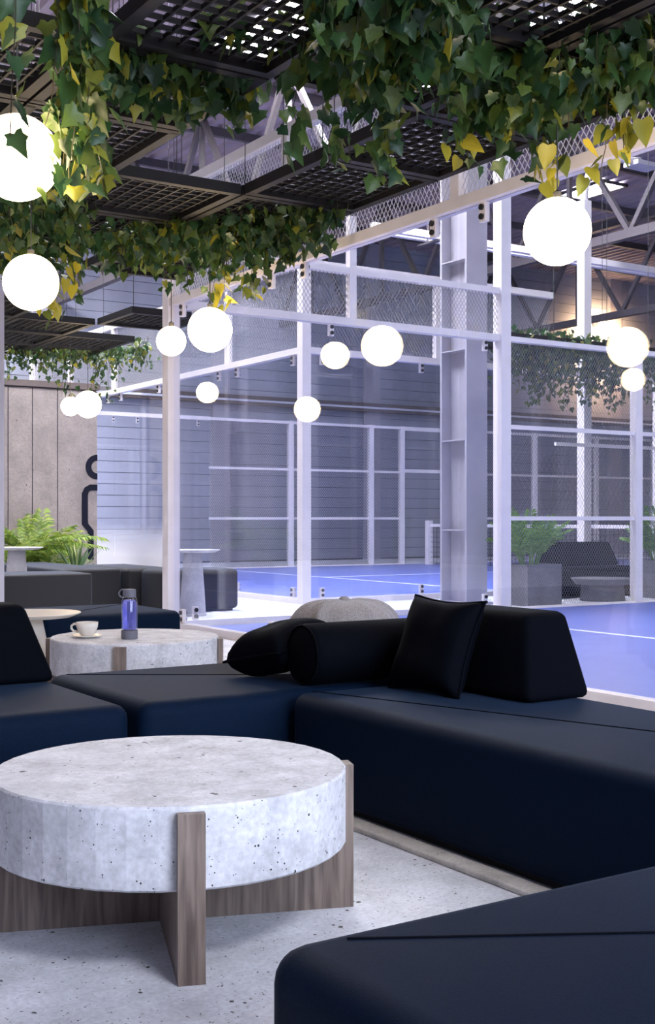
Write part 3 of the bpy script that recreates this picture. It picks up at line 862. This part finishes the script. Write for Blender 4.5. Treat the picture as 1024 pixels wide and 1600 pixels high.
for i in range(6):
    grid_panel(10.15 + PX * i, 11.75, 'dark steel grid panel over the walkway lounge, %s from the steel column' % ORD[i], 'pergola panels over the walkway')

# ------------------------------------------------------------------ ivy
def leaf_mesh(seed):
    rnd = random.Random(seed)
    # five lobed ivy outline, tip towards -z (hangs down), unit size 1
    o = [(0, .02), (.17, .13), (.38, .13), (.36, -.08), (.52, -.26), (.33, -.40), (.22, -.62), (0, -.98)]
    o = [(x * rnd.uniform(.88, 1.1), z * rnd.uniform(.92, 1.08)) for x, z in o]
    v = [(0, -.10, -.33)]
    for x, z in o: v.append((x, .10 * abs(x) * rnd.uniform(.2, 2.2) + .10 * (z * z) * rnd.uniform(.3, 1.2), z))
    for x, z in reversed(o[1:-1]): v.append((-x, .10 * abs(x) * rnd.uniform(.2, 2.2) + .10 * (z * z) * rnd.uniform(.3, 1.2), z))
    n = len(v) - 1
    f = [(0, 1 + k, 1 + (k + 1) % n) for k in range(n)]
    return v, f
LV = [leaf_mesh(s) for s in range(5)]
LM = []
for v, f in LV:
    me = bpy.data.meshes.new('leaf'); me.from_pydata(v, [], f); me.materials.append(M['leaf']); me.polygons.foreach_set('use_smooth', [True] * len(me.polygons)); me.update(); LM.append(me)
for k, o in enumerate(([(0, .02), (.2, .12), (.36, .02), (.40, -.2), (.3, -.5), (.14, -.8), (0, -1.05)], [(0, .0), (.18, .1), (.33, .05), (.36, -.18), (.25, -.5), (.1, -.78), (0, -1.0)])):
    v = [(0, -.07, -.35)] + [(x, .12 * abs(x), z) for x, z in o] + [(-x, .2 * abs(x), z) for x, z in reversed(o[1:-1])]
    n = len(v) - 1; f = [(0, 1 + i, 1 + (i + 1) % n) for i in range(n)]
    LV.append((v, f)); me = bpy.data.meshes.new('leaf'); me.from_pydata(v, [], f); me.materials.append(M['yellowleaf']); me.polygons.foreach_set('use_smooth', [True] * len(me.polygons)); me.update(); LM.append(me)
camp = Vector((0, 0, EYE))
def ivy(label, strands, size=.085, seed=0, step=.034, spread=.05, maxleaf=300, group=None, far=False):
    """strands: list of (x, y, z_top, length)"""
    rnd = random.Random(seed)
    x0 = sum(s[0] for s in strands) / len(strands); y0 = sum(s[1] for s in strands) / len(strands)
    t = thing('ivy_plant', label, 'ivy', (x0, y0, ZP + .08), 0, group)
    org = Vector((x0, y0, ZP + .08))
    vines = MB(); leaves = []
    for (x, y, zt, L, *yl_) in strands:
        yel = bool(yl_)
        p = Vector((x, y, zt)) - org; pts = [tuple(p)]
        dx, dy = rnd.uniform(-.12, .12), rnd.uniform(-.12, .12)
        d = 0
        n = max(2, int(L / step))
        for k in range(n):
            p = p + Vector((dx * step + rnd.gauss(0, .006), dy * step + rnd.gauss(0, .006), -L / n)); pts.append(tuple(p))
            sc = size * rnd.uniform(.6, 1.25) * (1 - .25 * k / n)
            off = Vector((rnd.gauss(0, spread), rnd.gauss(0, spread), rnd.gauss(0, .02)))
            q = p + off
            rot = Euler((rnd.gauss(-.35, .38), rnd.gauss(0, .35), rnd.uniform(0, 2 * math.pi)), 'XYZ')
            m = rnd.randrange(5)
            if yel and k > n * .55 and rnd.random() < .75: m = rnd.choice((5, 6)); sc *= 1.25
            leaves.append((q, rot, sc, m))
        if len(pts) > 2: vines.tube(pts[::2] if len(pts) > 4 else pts, .0028, 3)
    vines.build('vine', M['vine'], t)['kind'] = 'stuff'
    yset = [l for l in leaves if l[3] > 4]; leaves = [l for l in leaves if l[3] < 5]
    leaves.sort(key=lambda l: ((l[0] + org - camp).length) / l[2])
    for q, rot, sc, m in yset + leaves[:maxleaf - len(yset)]:
        o = bpy.data.objects.new('leaf', LM[m]); C.objects.link(o); o.parent = t
        o.location = q; o.rotation_euler = rot; o.scale = (sc, sc, sc)
    mb = MB()
    for q, rot, sc, m in leaves[maxleaf - len(yset):]:
        mt = Matrix.Translation(q) @ rot.to_matrix().to_4x4() @ Matrix.Scale(sc, 4)
        i = len(mb.v)
        mb.v += [tuple(mt @ Vector(c)) for c in LV[m][0]]
        mb.f += [tuple(i + a for a in f) for f in LV[m][1]]
    if mb.v: mb.build('foliage', M['leaf'], t, smooth=True)['kind'] = 'stuff'
    return t
def bed(n, poly, lmin, lmax, seed, zt=ZP + .16, tips=()):
    """scatter n strand starts in quad poly (four xy corners); tips: extra long strands"""
    rnd = random.Random(seed); out = []
    a, b, c, d = [Vector(p) for p in poly]
    for _ in range(n):
        u, v = rnd.random(), rnd.random()
        p = (a * (1 - u) + b * u) * (1 - v) + (d * (1 - u) + c * u) * v
        out.append((p.x, p.y, zt + rnd.uniform(-.06, .06), lmin + (lmax - lmin) * rnd.random() ** 2))
    for (x, y, L, *yy) in tips: out.append((x, y, zt, L, *yy))
    return out
def W2(px, py, z=ZP):
    return place_on(px, py, z)
# thick curtain over the middle of the pergola
ivy('thick dark green ivy curtain hanging over the middle of the pergola',
    bed(150, [W2(475, -50), W2(690, -70), W2(745, 70), W2(545, 95)], .2, .46, 11,
        tips=[W2(600, 125) + (.66,), W2(607, 125) + (.64,), W2(592, 120) + (.5,), W2(535, 125) + (.62,), W2(545, 120) + (.6,), W2(484, 70) + (.68,)]), size=.125, seed=1)
# band to the right above the lamp
ivy('ivy with yellowing tips spilling over the pergola edge above the court glass',
    bed(150, [W2(690, 105), W2(1060, 15), W2(1060, 115), W2(765, 170)], .2, .40, 12,
        tips=[W2(868, 165) + (.60, 1), W2(880, 165) + (.54, 1), W2(718, 160) + (.46, 1), W2(730, 165) + (.5, 1), W2(960, 130) + (.64, 1), W2(972, 130) + (.56, 1), W2(1000, 125) + (.42, 1), W2(815, 170) + (.5,), W2(850, 165) + (.45, 1)]), size=.115, seed=2)
# near column on the left
def col_at(px, fw, L, zt=ZP + .12):
    lat = (px - 512.0) / F * fw
    return (lat * .840 + fw * .5425, -lat * .5425 + fw * .840, zt, L)
rnd = random.Random(5)
st = [col_at(rnd.uniform(100, 140), rnd.uniform(4.9, 5.6), rnd.uniform(.45, 1.0)) for _ in range(14)] + \
     [col_at(rnd.uniform(105, 145), rnd.uniform(4.9, 5.3), rnd.uniform(.9, 1.12)) for _ in range(8)]
ivy('long trailing ivy strands hanging beside the big globe lamp', st, size=.125, seed=3, step=.04, spread=.033)
st = [col_at(px, fw, L) for px, fw, L in ((32, 4.5, 1.04), (2, 4.6, .62))]
ivy('sparse ivy tendrils dangling in front of the big globe lamp', st, size=.125, seed=4, step=.1, spread=.03)
# patch along the cross bar
ivy('low ivy clump lying along the pergola bar above the lamp',
    bed(95, [W2(175, 62), W2(395, 128), W2(385, 185), W2(165, 135)], .12, .3, 13), size=.115, seed=6)
# left mass; yellow tip leaves paint in the warm lamp light
ivy('bushy yellow green ivy lit warm by the globe lamps at the pergola end',
    bed(110, [W2(-30, 290), W2(140, 300), W2(120, 395), W2(-30, 390)], .2, .5, 14,
        tips=[W2(60, 345) + (.75, 1), W2(90, 350) + (.85, 1), W2(110, 350) + (.8,), W2(75, 365) + (.85, 1), W2(120, 330) + (.7, 1), W2(10, 330) + (.5, 1)]), size=.11, seed=7)
# far band; its yellow tips put the nearby lamp's glow into leaf colour
ivy('dense ivy row draping from the far edge of the sofa pergola',
    bed(210, [W2(120, 352), W2(540, 322), W2(470, 360), W2(190, 400)], .16, .42, 15,
        tips=[W2(270, 372) + (.6,), W2(345, 365) + (.72, 1), W2(355, 365) + (.7, 1), W2(385, 362) + (.68,), W2(395, 362) + (.66, 1), W2(290, 372) + (.6,), W2(375, 362) + (.6,)]), size=.11, seed=8)
ivy('small stray ivy sprigs poking through the grid above the open cells',
    bed(14, [W2(330, 40), W2(470, 90), W2(440, 120), W2(300, 70)], .06, .16, 16), size=.11, seed=9)
# pergola before the slab wall
ivy('leafy ivy trailing from the pergola before the slab wall',
    bed(120, [W2(5, 545), W2(235, 548), W2(225, 558), W2(5, 562)], .12, .45, 17,
        tips=[W2(105, 555) + (.75,), W2(110, 555) + (.7,), W2(145, 555) + (.8,), W2(150, 556) + (.75,), W2(165, 555) + (.8,), W2(100, 556) + (.6,)]), size=.085, seed=10, step=.04, spread=.08)
# walkway pergola
ivy('ivy curtain hanging from the walkway pergola behind the wire mesh',
    bed(150, [(10.36, 11.75), (13.0, 11.75), (13.0, 12.3), (10.36, 12.3)], .38, .95, 18), size=.09, seed=11, step=.042, spread=.07)
ivy('ivy curtain hanging farther along the walkway pergola',
    bed(60, [(13.2, 11.8), (15.6, 11.8), (15.6, 12.4), (13.2, 12.4)], .38, .95, 19), size=.09, seed=12, step=.042, spread=.07)

# ------------------------------------------------------------------ palms and planters
def frond(L, arch, nleaf, leaflen, seed):
    """arching feather frond in the local xz plane, starts at origin"""
    rnd = random.Random(seed); mb = MB(); pts = []
    for k in range(13):
        s = k / 12
        pts.append(Vector((L * (.25 * s + .55 * arch * s * s), 0, L * (s - .55 * arch * s ** 2.3))))
    mb.tube([tuple(p) for p in pts], [.011 * (1 - .8 * k / 12) for k in range(13)], 5)
    for k in range(nleaf):
        s = .28 + .72 * (k + .5) / nleaf
        f = s * 12; i = min(11, int(f)); p = pts[i].lerp(pts[i + 1], f - i); tan = (pts[i + 1] - pts[i]).normalized()
        ll = leaflen * (1 - .55 * abs(s - .55) / .45) * rnd.uniform(.85, 1.1)
        for sg in (-1, 1):
            d = (tan * .75 + Vector((0, sg * .8, 0)) + Vector((0, 0, -.18 + rnd.uniform(-.12, .1)))).normalized()
            nrm = tan.cross(Vector((0, sg, 0))).normalized()
            w = .017
            a = p; m = p + d * ll * .5 + Vector((0, 0, .01)); e = p + d * ll + Vector((0, 0, -.18 * ll))
            side = tan * w
            j = len(mb.v)
            mb.v += [tuple(a), tuple(m + side), tuple(e), tuple(m - side), tuple(m + nrm * .004)]
            mb.f += [(j, j + 1, j + 4), (j + 1, j + 2, j + 4), (j + 2, j + 3, j + 4), (j + 3, j, j + 4)]
    return mb
FM = [frond(1.0, ar, 22, .26, k).mesh('frond', M['palm']) for k, ar in enumerate((.35, .6, .8, 1.0, 1.15))]
FD = [frond(1.0, ar, 22, .24, 10 + k).mesh('frond', M['palm_dark']) for k, ar in enumerate((.2, .3, .45, .6, .8))]
def palm_fronds(t, n, h, seed, z0, base=.06, FM=FM):
    rnd = random.Random(seed)
    for k in range(n):
        a = 2 * math.pi * k / n + rnd.uniform(-.25, .25); q = rnd.random()
        o = put('frond', FM[min(4, int(q * 5))], t, (base * math.cos(a), base * math.sin(a), z0), (0, 0, a))
        sc = h * rnd.uniform(.75, 1.1) * (1.1 - .25 * q); o.scale = (sc, sc, sc)
def wpos(px, fw):
    lat = (px - 512.0) / F * fw
    return (lat * .840 + fw * .5425, -lat * .5425 + fw * .840)
def palm(label, px, fw, h, n, seed):
    X, Y = wpos(px, fw)
    t = thing('palm_plant', label, 'palm', (X, Y, 0))
    MB().lathe([(.15, 0), (.2, .02), (.24, .3), (.22, .3), (.2, .27), (0, .27)], 24).build('pot', M['planter'], t, smooth=False)
    MB().lathe([(0, .262), (.2, .262), (.2, .275), (0, .28)], 20).build('soil', M['soil'], t)
    palm_fronds(t, n, h, seed, .26)
palm('tall yellow green feather palm before the slab wall', 58, 18.2, 1.2, 26, 1)
palm('smaller feather palm beside the tall cone table by the column', 24, 17.6, 1.0, 20, 2)
palm('low feather palm arching towards the emblem on the slab wall', 80, 17.8, .62, 18, 3)
# spiky plant
X, Y = wpos(118, 17.3)
t = thing('spiky_plant', 'rosette of stiff pointed leaves with pale edges by the emblem', 'plant', (X, Y, 0))
MB().lathe([(.12, 0), (.15, .02), (.18, .26), (.16, .26), (.15, .24), (0, .24)], 24).build('pot', M['planter'], t)
mb = MB()
sv = [(0, -.025, 0), (0, .025, 0), (.16, .045, .35), (.16, -.045, .35), (.34, .03, .62), (.34, -.03, .62), (.52, 0, .8), (.16, 0, .33), (.34, 0, .60)]
mb.v = sv; mb.f = [(0, 1, 7), (1, 2, 7), (0, 7, 3), (2, 4, 8, 7), (7, 8, 5, 3), (4, 6, 8), (8, 6, 5)]
sm = mb.mesh('blade', M['agave'])
rnd = random.Random(9)
for k in range(26):
    a = 2.4 * k; o = put('blade', sm, t, (.03 * math.cos(a), .03 * math.sin(a), .22), (0, rnd.uniform(-.45, .35), a))
    s = rnd.uniform(.4, .68); o.scale = (s, s, s)
def planter_palm(label, X, Y, seed, w=.36, hgt=.52):
    t = thing('potted_palm', label, 'potted palm', (X, Y, 0))
    mb = MB()
    mb.box(-w, w, -w, w, 0, .04)
    mb.box(-w, -w + .03, -w, w, .04, hgt); mb.box(w - .03, w, -w, w, .04, hgt); mb.box(-w + .03, w - .03, -w, -w + .03, .04, hgt); mb.box(-w + .03, w - .03, w - .03, w, .04, hgt)
    mb.build('planter', M['planter'], t)
    MB().box(-w + .03, w - .03, -w + .03, w - .03, .04, hgt - .04).build('soil', M['soil'], t)
    palm_fronds(t, 34, .74, seed, hgt - .05, .1, FD)
planter_palm('square planter with feather palm between the column and wire mesh', 10.60, 11.66, 21, w=.29)
planter_palm('square planter with feather palm at the far end of the walkway lounge', 13.12, 11.74, 22, w=.29)
# walkway lounge
sofa('lounge_sofa', 'black bench sofa behind the wire mesh beside the square planter', 11.15, 13.3, 12.25, 12.95, None, mat='black', h=.42)
wedge('black backrest block on the walkway bench sofa', 12.55, 12.75, 1.35, .3, .34, .422, 0)
t = pedestal('low round table on the walkway behind the wire mesh', 11.95, 11.7, .3, .42, .3, .28, name='coffee_table', mat='planter', top=.08)
